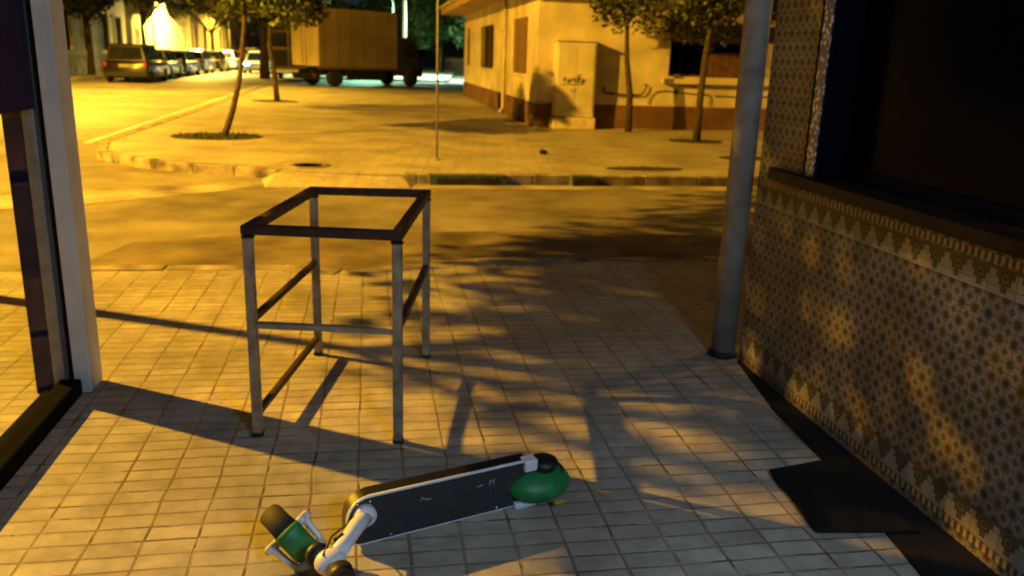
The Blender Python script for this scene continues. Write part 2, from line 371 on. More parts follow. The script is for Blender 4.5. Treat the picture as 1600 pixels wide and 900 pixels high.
# left pavement across the street and pavement behind the truck
b = MB(); b.prism([(-12.6, -30), (-30, -30), (-30, 200), (-12.2, 200)], RZ-.02, .0); struct(b.build('left_pavement', M_pave2))
b = MB(); b.prism([(-3.6, 52), (4.8, 52), (8.0, 80), (8.0, 150), (-5.0, 150)], RZ-.02, .0); struct(b.build('park_pavement', M_pave2))
# lane lines on main street
b = MB()
b.face([(-4.75, 15, RZ+.004), (-4.62, 15, RZ+.004), (-5.3, 90, RZ+.004), (-5.43, 90, RZ+.004)])
struct(b.build('road_marking', mat('road_paint', (.6, .58, .5), .6, scale=5, noise=.4)))
# darker band of asphalt across the side street
b = MB(); b.face([(-2.2, 6.35, RZ+.004), (3.2, 6.35, RZ+.004), (9, 7.4, RZ+.004), (9, 8.3, RZ+.004), (3.5, 7.5, RZ+.004), (1.4, 7.75, RZ+.004), (-.9, 7.7, RZ+.004), (-2.0, 7.35, RZ+.004)])
struct(b.build('dark_asphalt_band', mat('dark_asphalt', (.145, .115, .08), .8, scale=2, noise=.45, bump=.3)))

# storm drain inlets in the far kerb (green-stained boxes)
def drain(x0, x1, label):
    t = thing('storm_drain', label, 'drain', ((x0+x1)/2, 10.7, RZ), 0, 'kerb drains with green stained faces')
    b = MB(); L = (x1-x0)/2
    b.box((-L, -.05, 0), (L, .10, .135), bev=.01); b.build('surround', M_green, t)
    b = MB(); b.box((-L*.8, -.058, .02), (L*.8, -.05, .085)); b.build('slot', M_soil, t)
drain(.75, 1.75, 'long green stained kerb inlet at the left below the thin post')
drain(2.62, 2.95, 'short green stained kerb inlet right of the thin post')

# manhole on far pavement, litter
t = thing('manhole_cover', 'round iron manhole cover set in the far pavement', 'manhole cover', (-.82, 11.58, .0))
b = MB(); b.lathe([(.30, -.02), (.30, .003), (.27, .004)], 28); b.build('frame', M_kerb, t)
b = MB(); b.lathe([(.262, -.02), (.262, .006), (.22, .008), (.2, .004), (0.0001, .004)], 28); b.build('cover', mat('iron', (.20, .17, .12), .8), t)
b = MB(); bmesh.ops.create_icosphere(b.bm, subdivisions=2, radius=.055)
for v in b.bm.verts: v.co = Vector((v.co.x*1.3, v.co.y, v.co.z*.7+.03))*(1+random.uniform(-.15, .15))
o = b.build('litter', M_scb); o.location = (2.78, 13.3, 0); tag(o, 'small crumpled dark bit of litter alone on the far pavement', 'litter')

# tree pits, then three plain dark ovals
def pit(cx, cy, sx, sy, label, weeds=120, rz=0):
    t = thing('tree_pit', label, 'tree pit', (cx, cy, 0), rz, 'tree pits in the far pavement')
    b = MB(); b.prism([(sx*math.cos(a)*(1.0 if abs(math.cos(a)) < .7 else 1), sy*math.sin(a)) for a in [k*2*PI/18 for k in range(18)]], -.02, .004); b.build('soil', M_soil, t)
    b = MB()
    for _ in range(weeds):
        a = random.uniform(0, 2*PI); r_ = math.sqrt(random.random())*.95; x = sx*r_*math.cos(a); y = sy*r_*math.sin(a); h = random.uniform(.02, .07); d = random.uniform(0, PI); ww = .012
        b.face([(x-ww*math.cos(d), y-ww*math.sin(d), 0), (x+ww*math.cos(d), y+ww*math.sin(d), 0), (x+random.uniform(-.05, .05), y+random.uniform(-.05, .05), h)])
    o = b.build('weeds', M_grass, t); o['kind'] = 'stuff'
pit(-2.62, 15.35, .78, .62, 'weedy tree pit round the foot of the nearest curved trunk', 500)
pit(-2.75, 26.3, .68, .5, 'dark tree pit round the farther thin trunk', 120)
pit(3.93, 11.6, .58, .20, 'oval dark patch in pavement nearest the kerb', 12)
pit(6.4, 15.9, .55, .42, 'dark oval patch at the foot of tree before the house', 25)
pit(6.3, 13.1, .6, .28, 'small dark oval patch beside the grey pole at right', 12)

# ================================================================== TREES
def leaves(b, centre, rad, n, size, clumps=14, flat=1.0, rnd=random):
    cs = []
    for _ in range(clumps):
        while True:
            v = Vector((rnd.uniform(-1, 1), rnd.uniform(-1, 1), rnd.uniform(-1, 1)))
            if v.length < 1: break
        cs.append((Vector((v.x*rad[0], v.y*rad[1], v.z*rad[2]))*.85+Vector(centre), rnd.uniform(.22, .42)))
    for _ in range(n):
        c, s = rnd.choice(cs)
        v = Vector((rnd.gauss(0, 1), rnd.gauss(0, 1), rnd.gauss(0, 1))); v.normalize(); v *= rnd.random()**.5
        p = c+Vector((v.x*rad[0]*s, v.y*rad[1]*s, v.z*rad[2]*s*1.1))
        a = Vector((rnd.gauss(0, 1), rnd.gauss(0, 1), rnd.gauss(0, .6))).normalized(); d = a.cross(Vector((rnd.gauss(0, 1), rnd.gauss(0, 1), rnd.gauss(0, 1)))).normalized(); L = size*rnd.uniform(.6, 1.3)
        b.face([p-a*L*.5, p+d*L*.28, p+a*L*.5, p-d*L*.28])
    return cs
def tree(label, base, trunk, r0, crown_c, crown_r, n, size, m1, cat='tree', group=None, clumps=14, limbs=6, seed=1, name='street_tree'):
    rnd = random.Random(seed)
    t = thing(name, label, cat, base, 0, group)
    b = MB(); k = len(trunk)
    b.tube(trunk, [r0*(1-.5*i/(k-1)) for i in range(k)], 9)
    top = Vector(trunk[-1])
    lf = MB(); cs = leaves(lf, crown_c, crown_r, n, size, clumps, rnd=rnd)
    for c, s in cs[:limbs]:
        mid = (top+c)/2+Vector((rnd.uniform(-.2, .2), rnd.uniform(-.2, .2), rnd.uniform(0, .3)))
        b.tube([top-Vector((0, 0, .05)), mid, c], [r0*.42, r0*.28, r0*.1], 6)
    b.build('trunk', M_bark, t); lf.build('crown', m1, t)
    return t
GT = 'street trees in the photo'
tree('young street tree with curved trunk in the nearest pavement pit', (-2.51, 15.4, 0), [(0, 0, 0), (.06, 0, .14), (.17, 0, .45), (.28, 0, .85), (.36, 0, 1.25), (.44, 0, 1.9), (.47, 0, 2.4)], .062, (.35, .1, 2.7), (1.3, 1.2, .9), 6500, .12, M_leaf2, group=GT, seed=3)
tree('young street tree with thin straight trunk farther up the pavement', (-2.70, 26.3, 0), [(0, 0, 0), (-.03, 0, .5), (-.07, 0, 1.0), (-.16, 0, 1.6), (-.1, 0, 2.4)], .09, (-.1, 0, 3.5), (2.0, 1.8, 1.6), 5200, .2, M_leaf, group=GT, seed=4)
tree('tree with dark leaning trunk in front of the house window', (6.46, 16.0, 0), [(0, 0, 0), (.0, 0, .8), (.03, 0, 1.6), (.1, 0, 2.5)], .085, (-.1, .2, 2.9), (2.2, 1.4, 1.2), 17000, .11, M_leaf, group=GT, seed=5, clumps=36)
tree('slim dark trunk close to the house wall beside the cream cabinet', (5.63, 17.9, 0), [(0, 0, 0), (-.02, 0, .8), (-.14, 0, 1.5), (-.2, 0, 2.4)], .085, (-.2, -.2, 3.2), (1.1, .6, .9), 4500, .11, M_leaf, group=GT, seed=6)
# tree by the shop, its shade dapples the near pavement (out of frame to the left)
tree('leafy pavement tree beside the shop entrance, just left of the white post', (-3.45, 5.85, 0), [(0, 0, 0), (.03, .02, 1.2), (.0, .05, 2.4)], .075, (.25, .7, 4.05), (1.6, 3.5, 1.4), 20500, .14, M_leaf, group=GT, seed=11, clumps=72)
# mature avenue trees, left pavement
k = 0
for (x, y, h, rr, lb) in [(-14.6, 37, 5.2, 2.4, 'avenue tree with brown crown above the dark parked car'),
                          (-13.4, 45, 5.2, 2.8, 'avenue tree between the pale house front and the bright gable'),
                          (-12.8, 53, 6.3, 3.0, 'avenue tree rising above the bright gable front'),
                          (-12.6, 74, 5.6, 3.6, 'avenue tree farther along behind the parked cars'),
                          (-12.2, 92, 5.8, 4.2, 'farthest avenue tree closing the left side of the street')]:
    tree(lb, (x, y, 0), [(0, 0, 0), (.05, 0, 1.2), (0, 0, 2.6)], .19, (.6, 0, h-.6), (rr*1.15, rr*1.2, 2.0), 7000, .30, M_leaf, group='avenue trees', seed=20+k, clumps=18); k += 1
for (x, y, h, rr, lb, s) in [(-5.75, 50, 5.0, 2.6, 'tree with thick brown trunk left of the parked truck', .3),
                          (-6.2, 66, 5.4, 3.0, 'tree on the right kerb beyond the dark van', .22),
                          (-6.8, 84, 6.0, 3.8, 'far tree over the end of the street', .22)]:
    tree(lb, (x, y, 0), [(0, 0, RZ), (.02, 0, 1.5), (0, 0, 3.0)], s, (0, 0, h-.5), (rr*1.15, rr*1.15, 2.1), 6000, .32, M_leaf, group='avenue trees', seed=40+k, clumps=18); k += 1
for (x, y, h, rr, lb) in [(6.2, 75, 5.8, 3.0, 'green lit park tree left of the house eaves'), (9.6, 67, 4.8, 3.0, 'dark green park tree right behind the house corner'),
                          (4.9, 88, 6.5, 3.6, 'tall green park tree behind the white lamp post'), (3.2, 96, 6, 3.8, 'far green park tree above the truck cab'), (-1.5, 105, 4.3, 4.2, 'distant dark tree hidden behind the truck box')]:
    tree(lb, (x, y, 0), [(0, 0, RZ), (.05, 0, 1.2), (0, 0, 2.8)], .16, (0, 0, h-.3), (rr*1.15, rr*1.15, 3.2), 6500, .34, M_leafg, group='park trees', seed=60+k, clumps=20); k += 1

# thin post on far pavement
t = thing('thin_post', 'very slim grey sign post standing at the far kerb', 'post', (.98, 12.35, 0))
b = MB(); b.tube([(0, 0, 0), (0, 0, 3.2)], .016, 8); b.build('shaft', mat('post_grey', (.2, .19, .12), .6), t)
b = MB(); b.lathe([(.06, 0), (.06, .012), (.025, .03)], 14); b.build('foot', M_pole, t)

# ================================================================== HOUSE AT RIGHT
HX, HY = 3.68, 18.7
t = thing('corner_house', 'single storey cream corner house with brown dado and wide eaves', 'house', (HX, HY, 0))
W, D, HH = 16.0, 14.6, 2.98
# walls as shells with real openings: panels between openings
def wall_with_holes(b, u0, u1, z0, z1, holes, fn, th):
    """holes (ua,ub,za,zb); fn(u,z,d) -> point ; th thickness inward"""
    us = sorted({u0, u1, *[h[0] for h in holes], *[h[1] for h in holes]}); zs = sorted({z0, z1, *[h[2] for h in holes], *[h[3] for h in holes]})
    for i in range(len(us)-1):
        for j in range(len(zs)-1):
            uc = (us[i]+us[i+1])/2; zc = (zs[j]+zs[j+1])/2
            if any(h[0] < uc < h[1] and h[2] < zc < h[3] for h in holes): continue
            b.face([fn(us[i], zs[j], 0), fn(us[i+1], zs[j], 0), fn(us[i+1], zs[j+1], 0), fn(us[i], zs[j+1], 0)])
    for a, c, e, f in holes:
        P = lambda u, z, d: fn(u, z, d)
        b.face([P(a, e, 0), P(a, e, th), P(a, f, th), P(a, f, 0)]); b.face([P(c, e, 0), P(c, e, th), P(c, f, th), P(c, f, 0)])
        b.face([P(a, e, 0), P(c, e, 0), P(c, e, th), P(a, e, th)]); b.face([P(a, f, 0), P(c, f, 0), P(c, f, th), P(a, f, th)])
fl = lambda u, z, d: (d, u, z)       # left wall: x = depth, u = along y
ff = lambda u, z, d: (u, d, z)       # front wall
LW = [(1.25, 3.35, 1.12, 2.42), (4.55, 5.45, .05, 2.2), (6.75, 9.45, 1.13, 2.42), (12.9, 14.2, 1.15, 2.45)]
FW = [(3.05, 4.85, 1.19, 2.0)]
b = MB(); wall_with_holes(b, 0, D, .52, HH, [(h[0], h[1], max(h[2], .52), h[3]) for h in LW], fl, .16); wall_with_holes(b, 0, W, .52, HH, FW, ff, .16)
b.face([(0, D, .52), (W, D, .52), (W, D, HH), (0, D, HH)]); b.face([(W, 0, .52), (W, D, .52), (W, D, HH), (W, 0, HH)])
b.build('wall', M_wall, t)
b = MB()
b.box((-.025, -.025, -.02), (0, 4.5, .52), bev=.004); b.box((-.025, 5.5, -.02), (0, D, .52), bev=.004); b.box((0, -.025, -.02), (W, 0, .52), bev=.004)
b.build('dado', M_dado, t)
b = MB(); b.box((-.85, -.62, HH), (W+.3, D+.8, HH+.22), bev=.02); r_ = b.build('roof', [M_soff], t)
b = MB(); b.box((-.95, -.72, HH+.22), (W+.4, D+.9, HH+.30), bev=.02); b.build('parapet', M_wall, r_)
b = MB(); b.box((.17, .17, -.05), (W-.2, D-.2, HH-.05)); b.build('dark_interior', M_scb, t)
# windows on left wall
for i, (a, c, e, f) in enumerate(LW):
    if i == 1:
        d = MB(); d.box((.07, a, 0), (.11, c, f)); do = d.build('door', M_brown, t)
        h = MB(); h.box((.045, a+.08, 1.0), (.07, a+.12, 1.15), bev=.005); h.build('handle', M_gpost, do)
        continue
    fr = MB()
    for aa, cc, ee, f2 in ((a, a+.06, e, f), (c-.06, c, e, f), (a+.06, c-.06, e, e+.06), (a+.06, c-.06, f-.06, f), ((a+c)/2-.03, (a+c)/2+.03, e+.06, f-.06)):
        fr.box((.08, aa, ee), (.13, cc, f2))
    wo = fr.build('window', M_brown, t)
    g = MB(); g.box((.14, a, e), (.15, c, f)); g.build('pane', M_dglass, wo)
    s = MB(); s.box((-.05, a-.06, e-.06), (.0, c+.06, e-.005), bev=.008); s.build('sill', M_wall, wo)
    if i == 0:
        sh = MB()
        for kk in range(22): sh.box((.02, a+.03, e+.02+kk*.058), (.05, c-.03, e+.062+kk*.058))
        sh.box((.03, (a+c)/2-.02, e), (.055, (a+c)/2+.02, f)); sh.build('shutter', mat('ochre_shutter', (.26, .15, .06), .6, noise=.3), wo)
    elif i == 2:
        sh = MB()
        for kk in range(14): sh.box((-.035, a+.05+kk*(c-a-.1)/13-.01, e+.02), (-.02, a+.05+kk*(c-a-.1)/13+.01, f-.02))
        sh.build('grille', M_rust, wo)
# front window: wide dark opening, half-lowered roller shutter at right, canopy above, shelf below
a, c, e, f = FW[0]
fr = MB(); fr.box((a, .09, e), (a+.06, .13, f)); fr.box((c-.06, .09, e), (c, .13, f)); fr.box((a+.06, .09, f-.06), (c-.06, .13, f)); fr.box((a+.06, .09, e), (c-.06, .13, e+.05)); fr.box((4.0, .09, e+.05), (4.06, .13, f-.06))
wo = fr.build('window', M_brown, t)
g = MB(); g.box((a, .14, e), (c, .15, f)); g.build('pane', M_dglass, wo)
s = MB()
for kk in range(9): s.box((4.05+kk*.09, .03, e+.02), (4.05+kk*.09+.075, .06, f-.25))
s.build('shutter', M_brown, wo)
s = MB(); s.box((a-.15, -.16, e-.16), (5.6, 0, e-.05), bev=.012); s.build('sill', M_wall, wo)
s = MB(); s.prism([(0, 0), (-.42, -.32), (-.42, -.38), (0, -.10)], a-.15, 5.6, M=Matrix(((0, 0, 1, 0), (1, 0, 0, 0), (0, 1, 0, f+.35), (0, 0, 0, 1)))); s.build('canopy', M_rust, wo)
# drainpipe at the door
o = MB(); o.tube([(-.06, 4.35, HH-.02), (-.06, 4.35, .15), (-.16, 4.35, .03)], .045, 10); o.build('drainpipe', M_wall, t)

# cream utility cabinet against the house
t = thing('utility_cabinet', 'tall cream utility cabinet with scribbled graffiti against the house', 'cabinet', (4.05, 18.32, 0))
b = MB(); b.box((0, 0, .26), (.88, .375, 1.86), bev=.02); bo = b.build('body', M_pale, t)
b = MB(); b.box((-.04, -.045, -.005), (.92, .375, .25), bev=.02); b.build('plinth', mat('plinth_paint', (.66, .58, .38), .7, noise=.15), t)
b = MB(); b.box((-.03, -.04, 1.865), (.91, .375, 1.91), bev=.012); b.build('cap', M_pale, t)
b = MB(); b.box((.03, -.014, .34), (.425, -.001, 1.80), bev=.004); d1 = b.build('door', M_pale, t)
b = MB(); b.box((.435, -.014, .34), (.83, -.001, 1.80), bev=.004); d2 = b.build('door', M_pale, t)
b = MB(); b.box((.45, -.03, 1.0), (.475, -.014, 1.14), bev=.004); b.build('handle', M_gpost, d2)
b = MB()
rr = random.Random(5)
def scribble(b, pts, rad, fn): b.tube([fn(*p) for p in pts], rad, 5)
fc = lambda u, z: (u, -.019, z)
sc1 = [(.14, 1.06), (.2, 1.12), (.17, 1.02), (.24, 1.00), (.29, 1.10), (.27, .99), (.33, 1.03), (.38, 1.11), (.41, 1.00), (.46, 1.06), (.48, 1.18), (.54, 1.17), (.50, 1.05), (.44, 1.00), (.55, 1.02), (.6, 1.09), (.57, .98), (.66, 1.07)]
scribble(b, sc1, .009, fc); scribble(b, [(.12, .96), (.3, .955), (.5, .96), (.62, .985)], .008, fc); scribble(b, [(.16, 1.09), (.26, 1.04), (.36, 1.06), (.5, 1.10), (.62, 1.04)], .007, fc)
scribble(b, [(.3, .86), (.34, .81), (.38, .78), (.42, .82), (.46, .87)], .005, fc); scribble(b, [(.33, .84), (.4, .86), (.43, .84)], .005, fc); scribble(b, [(.28, .42), (.45, .44), (.6, .42)], .004, fc)
o = b.build('graffiti', M_ink, t); o['label'] = 'dark scribbled tag across the cabinet doors'

# cables, pipe and spray marks along the front wall
t = thing('wall_pipe', 'dark horizontal pipe with bent end fixed on the house wall beside the cabinet', 'pipe', (HX, HY, 0))
b = MB(); b.tube([(1.52, -.02, .90), (1.52, -.07, .90), (1.55, -.07, .80), (1.62, -.07, .775), (2.05, -.07, .76), (2.42, -.07, .76), (2.50, -.07, .84), (2.54, -.07, .98), (2.50, -.02, 1.0)], .018, 8); b.build('pipe', M_rust, t)
for u_ in (1.72, 2.2):
    b = MB(); b.box((u_, -.085, .74), (u_+.03, 0, .80)); b.build('bracket', M_rust, t)
t = thing('wall_cable', 'thin looping cables with junction boxes below the front window', 'cable', (HX, HY, 0))
b = MB(); b.tube([(2.62, -.03, .56), (2.66, -.03, .72), (2.78, -.03, .84), (3.0, -.03, .87), (3.2, -.03, .85), (3.32, -.03, .84), (3.6, -.03, .82), (3.9, -.03, .80), (4.05, -.03, .82), (4.12, -.03, .7), (4.1, -.03, .56)], .010, 6)
b.tube([(3.22, -.03, .85), (3.26, -.03, .72), (3.22, -.03, .60)], .009, 6); b.tube([(4.2, -.03, .78), (4.5, -.03, .78), (4.9, -.03, .76), (5.4, -.03, .79), (6.6, -.03, .79)], .010, 6); b.tube([(3.3, -.03, 1.0), (3.8, -.03, .98), (4.1, -.03, 1.0)], .008, 6)
b.build('cable', M_rust, t)
b = MB(); b.box((3.22, -.05, .80), (3.30, 0, .90), bev=.006); b.build('junction_box', M_rust, t)
b = MB(); b.box((4.86, -.05, .68), (4.94, 0, .80), bev=.006); b.build('junction_box', M_rust, t)

# ================================================================== FAR LEFT HOUSES
def facade(label, x, y0, y1, h, m1, wins, top=None, dado=.9):
    t = thing('house', label, 'house', (x, y0, 0), 0, 'houses along the left side of the street')
    b = MB(); L = y1-y0
    prof = top or [(0, h), (L, h)]
    # front wall facing +x with openings
    wall_with_holes(b, 0, L, dado, min(p[1] for p in prof), wins, lambda u, z, d: (-d, u, z), .3)
    zt = min(p[1] for p in prof)
    pts = [(0, L, zt)]+[(0, p[0], p[1]) for p in reversed(prof)]+[(0, 0, zt)]
    if top: b.face(pts)
    b.face([(0, 0, 0), (-8, 0, 0), (-8, 0, zt), (0, 0, zt)]); b.face([(0, L, 0), (-8, L, 0), (-8, L, zt), (0, L, zt)]); b.face([(0, 0, zt), (0, L, zt), (-8, L, zt), (-8, 0, zt)])
    b.build('wall', m1, t)
    b = MB(); b.box((0, 0, -.02), (.04, L, dado)); b.build('dado', M_conc, t)
    for (a, c, e, f) in wins:
        fr = MB(); fr.box((-.12, a, e), (-.06, a+.08, f)); fr.box((-.12, c-.08, e), (-.06, c, f)); fr.box((-.12, a+.08, f-.08), (-.06, c-.08, f)); fr.box((-.12, (a+c)/2-.03, e), (-.06, (a+c)/2+.03, f-.08)); wo = fr.build('window', M_brown, t)
        g = MB(); g.box((-.16, a, e), (-.15, c, f)); g.build('pane', M_dglass, wo)
        g = MB()
        g.box((0, a-.18, e-.02), (.05, a, f+.15)); g.box((0, c, e-.02), (.05, c+.18, f+.15)); g.box((0, a, f), (.05, c, f+.15)); g.build('frame', M_whiteb, wo)
    return t
facade('pale house front with tall dark windows at the far left edge', -14.2, 36, 55, 6.0, M_whiteb, [(u, u+1.3, 1.15, 3.0) for u in (1.5, 4.6, 7.8, 10.9, 14.0, 16.6)], dado=.95)
facade('brightly lit yellow house front with a curved gable', -14.0, 55.5, 71, 3.2, M_whiteb, [(1.0, 1.5, 1.6, 2.4), (13.9, 14.4, 1.6, 2.4)], top=[(0, 2.9), (.6, 3.25), (2.2, 3.3), (3.2, 3.1), (4.5, 3.35), (5.8, 3.6), (6.2, 4.2), (7.0, 4.45), (8.6, 4.45), (9.4, 4.2), (9.8, 3.6), (11.5, 3.3), (13, 2.95), (15.5, 2.9)], dado=.5)
facade('ochre house front beyond the bright gable', -13.8, 72, 96, 5.0, M_wall, [(u, u+1.5, 1.2, 3.1) for u in (1.5, 5.2, 9.0, 13, 17, 20.8)])
facade('farthest dim house front at the end of the street', -13.5, 97, 140, 5.5, M_wall, [(u, u+1.8, 1.2, 3.2) for u in (3, 9, 15, 21, 28, 35)])
# building closing the street end
t = thing('end_building', 'low brown building closing the far end of the street', 'building', (-12, 150, 0))
b = MB(); b.box((-10, 0, -.1), (30, 8, 7)); b.build('wall', M_soff, t)
for k in range(7):
    b = MB(); b.box((-6+k*4.4, -.05, 1.2), (-4.6+k*4.4, -.005, 3)); b.build('window', M_dglass, t)

# ================================================================== CARS
def lp(v, s): return [(a*s[0], c*s[1]) for a, c in v]
def car(label, x, y, rz, paint, kind='hatch', lights=None, group='cars parked along the left kerb', rough=.3):
    """local +y is the front"""
    dim = {'suv': (4.5, 1.84, 1.66), 'hatch': (4.0, 1.72, 1.46), 'sedan': (4.4, 1.75, 1.42)}[kind]
    L, Wd, H = dim
    t = thing('parked_car' if group else 'car', label, 'car', (x, y, RZ), rz, group)
    P = mat('paint', paint, rough, .2, noise=.05, coat=.5)
    h2 = L/2; rot = Matrix(((0, 0, 1, 0), (1, 0, 0, 0), (0, 1, 0, 0), (0, 0, 0, 1)))   # (along y, z) extruded along x
    bz = H*.56
    low = [(-h2, .42), (-h2+.04, .28), (-h2+.35, .2), (h2-.3, .2), (h2-.02, .3), (h2, .5), (h2-.05, .66), (h2-.5, .80), (h2-1.0, bz), (-h2+.15, bz+.02), (-h2+.02, bz-.12)]
    b = MB(); b.prism(low, -Wd/2, Wd/2, M=rot, bev=.07)
    # wheel-arch shadows are real recesses: dark discs sunk
    b.build('body', P, t, True)
    rear = -h2+(.12 if kind != 'sedan' else .75)
    g0 = [(rear, bz), (rear+.22, H-.09), (rear+.42, H-.03), (h2-2.0, H), (h2-1.6, H-.06), (h2-.95, bz)]
    b = MB()
    # greenhouse with tumblehome
    lo = [b.bm.verts.new((sx*(Wd/2-.09-(z-bz)*.28), yy, z)) for sx in (-1, 1) for yy, z in g0]
    n = len(g0)
    for i in range(n-1): b.bm.faces.new([lo[i], lo[i+1], lo[n+i+1], lo[n+i]])
    b.bm.faces.new(lo[:n]); b.bm.faces.new(lo[n:])
    cabn = b.build('cabin', P, t)
    # glass
    def side(sx, a, c):
        def pt(f, z):   # f along y
            return (sx*(Wd/2-.09-(z-bz)*.28+.008), f, z)
        b = MB(); z0 = bz+.05; z1 = H-.12
        b.face([pt(a[0], z0), pt(c[0], z0), pt(c[1], z1), pt(a[1], z1)]); b.build('side_window', M_cglass, t)
    mid = (rear+h2-.95)/2
    for sx in (-1, 1):
        side(sx, (rear+.16, rear+.34), (mid-.05, mid-.05)); side(sx, (mid+.05, mid+.05), (h2-1.16, h2-1.62))
    wr = Wd/2-.2
    b = MB(); b.face([(-wr, rear+.02, bz+.06), (wr, rear+.02, bz+.06), (wr-.1, rear+.20, H-.14), (-wr+.1, rear+.20, H-.14)])
    for v in b.bm.verts: v.co.y -= .012
    b.build('rear_window', M_cglass, t)
    b = MB(); dy = .65/(H-.06-bz)
    b.face([(-wr, h2-.95-dy*.06+.02, bz+.06), (wr, h2-.95-dy*.06+.02, bz+.06), (wr-.1, h2-1.6+dy*.06+.02, H-.12), (-wr+.1, h2-1.6+dy*.06+.02, H-.12)])
    for v in b.bm.verts: v.co.z += .012
    b.build('windscreen', M_cglass, t)
    for sx in (-1, 1):
        b = MB(); b.box((sx*(Wd/2-.02)-.15, -h2-.015, bz-.24), (sx*(Wd/2-.02)+(-.02), -h2+.12, bz-.04), bev=.02) if sx > 0 else b.box((-Wd/2+.04, -h2-.015, bz-.24), (-Wd/2+.17, -h2+.12, bz-.04), bev=.02)
        b.build('tail_light', M_tail if lights == 'tail' else M_red, t)
        b = MB(); b.box((min(sx*(Wd/2-.1), sx*(Wd/2-.45)), h2-.16, .56), (max(sx*(Wd/2-.1), sx*(Wd/2-.45)), h2+.01, .70), bev=.03)
        b.build('headlight', M_head if lights == 'head' else M_chrome, t)
        b = MB(); b.box((min(sx*(Wd/2), sx*(Wd/2+.16)), h2-1.35, bz+.02), (max(sx*(Wd/2), sx*(Wd/2+.16)), h2-1.22, bz+.15), bev=.02); b.build('mirror', P, t)
        for yy in (-h2+.78, h2-.82):
            b = MB(); Mx = Matrix.Translation((sx*(Wd/2-.09), yy, .31)) @ Matrix.Rotation(PI/2, 4, 'Y')
            b.lathe([(.17, -.10), (.29, -.10), (.31, -.07), (.31, .07), (.29, .10), (.17, .10)], 20, Mx); wo = b.build('wheel', M_tyre, t)
            b = MB(); b.lathe([(.18, .085), (.16, .092), (.05, .095), (.001, .1)] if sx > 0 else [(.18, -.085), (.16, -.092), (.05, -.095), (.001, -.1)], 14, Mx); b.build('rim', M_rim, wo)
    b = MB(); b.box((-.26, -h2-.012, bz-.26), (.26, -h2+.03, bz-.14)); b.build('number_plate', M_plate, t)
    b = MB(); b.box((-Wd/2+.05, -h2-.05, .26), (Wd/2-.05, -h2+.1, .46), bev=.03); b.build('rear_bumper', M_dark if kind == 'suv' else P, t)
    return t
M_head = emit('headlamp_glow', (.75, .85, 1.0), 30)
M_tail = emit('tail_glow', (1, .06, .02), 12)
specs = [('dark maroon off-roader parked nearest in the row', (.008, .004, .004), 'suv'),
         ('small pale cream hatchback parked second from the near end', (.42, .38, .26), 'hatch'),
         ('dull silver saloon parked behind the cream hatchback', (.32, .31, .30), 'sedan'),
         ('pinkish silver hatchback midway along the parked row', (.42, .34, .33), 'hatch'),
         ('black saloon parked in the middle of the row', (.02, .02, .02), 'sedan'),
         ('white hatchback parked beyond the black saloon', (.6, .58, .56), 'hatch'),
         ('dark red hatchback parked far along the row', (.12, .02, .015), 'hatch'),
         ('grey estate-like car parked near the far end', (.12, .12, .11), 'suv'),
         ('farthest dark car at the end of the parked row', (.03, .03, .035), 'hatch')]
ys = [41.6, 47.2, 52.4, 57.6, 62.8, 68.2, 73.6, 79.2, 85.0]; xs = [-10.38, -10.75, -10.85, -10.8, -10.7, -10.55, -10.4, -10.3, -10.2]
for (lb, pc, kd), y, x in zip(specs, ys, xs): car(lb, x, y, R(1.0), pc, kd)
car('bluish white car driving towards the viewer with headlights on', -7.3, 60.5, PI, (.45, .55, .7), 'hatch', 'head', None)
car('red car with glowing tail lights driving away', -6.6, 63, 0, (.3, .03, .01), 'hatch', 'tail', None)

# dark van left of truck
t = thing('dark_van', 'dark van with divided rear windows, partly hidden by the truck', 'van', (-4.15, 49.5, RZ))
b = MB(); b.prism([(-2.4, .4), (-2.4, 2.6), (-2.2, 2.75), (1.6, 2.75), (2.2, 1.7), (2.8, 1.4), (2.9, .4)], -.98, .98, M=Matrix(((0, 0, 1, 0), (1, 0, 0, 0), (0, 1, 0, 0), (0, 0, 0, 1))), bev=.06); b.build('body', mat('van_paint', (.09, .055, .03), .5), t)
for sx in (-1, 1):
    b = MB(); b.box((min(sx*.05, sx*.85), -2.42, 1.75), (max(sx*.05, sx*.85), -2.40, 2.5)); b.build('rear_window', M_cglass, t)
    b = MB(); b.box((min(sx*.05, sx*.85), -2.42, .75), (max(sx*.05, sx*.85), -2.40, 1.6)); b.build('rear_door', M_dark, t)
    b = MB(); b.box((min(sx*.86, sx*.96), -2.43, .8), (max(sx*.86, sx*.96), -2.40, 1.1)); b.build('tail_light', M_red, t)
    for yy in (-1.5, 1.8):
        b = MB(); b.lathe([(.2, -.12), (.36, -.12), (.36, .12), (.2, .12)], 20, Matrix.Translation((sx*.85, yy, .36)) @ Matrix.Rotation(PI/2, 4, 'Y')); b.build('wheel', M_tyre, t)
b = MB(); b.box((-1.0, -2.55, .42), (1.0, -2.38, .60), bev=.02); b.build('bumper', M_scw, t)

# ================================================================== BOX TRUCK
ang = R(37)
t = thing('box_truck', 'high box truck parked askew with bright rear end and dim long side', 'truck', (-2.22, 40.6, RZ), ang)
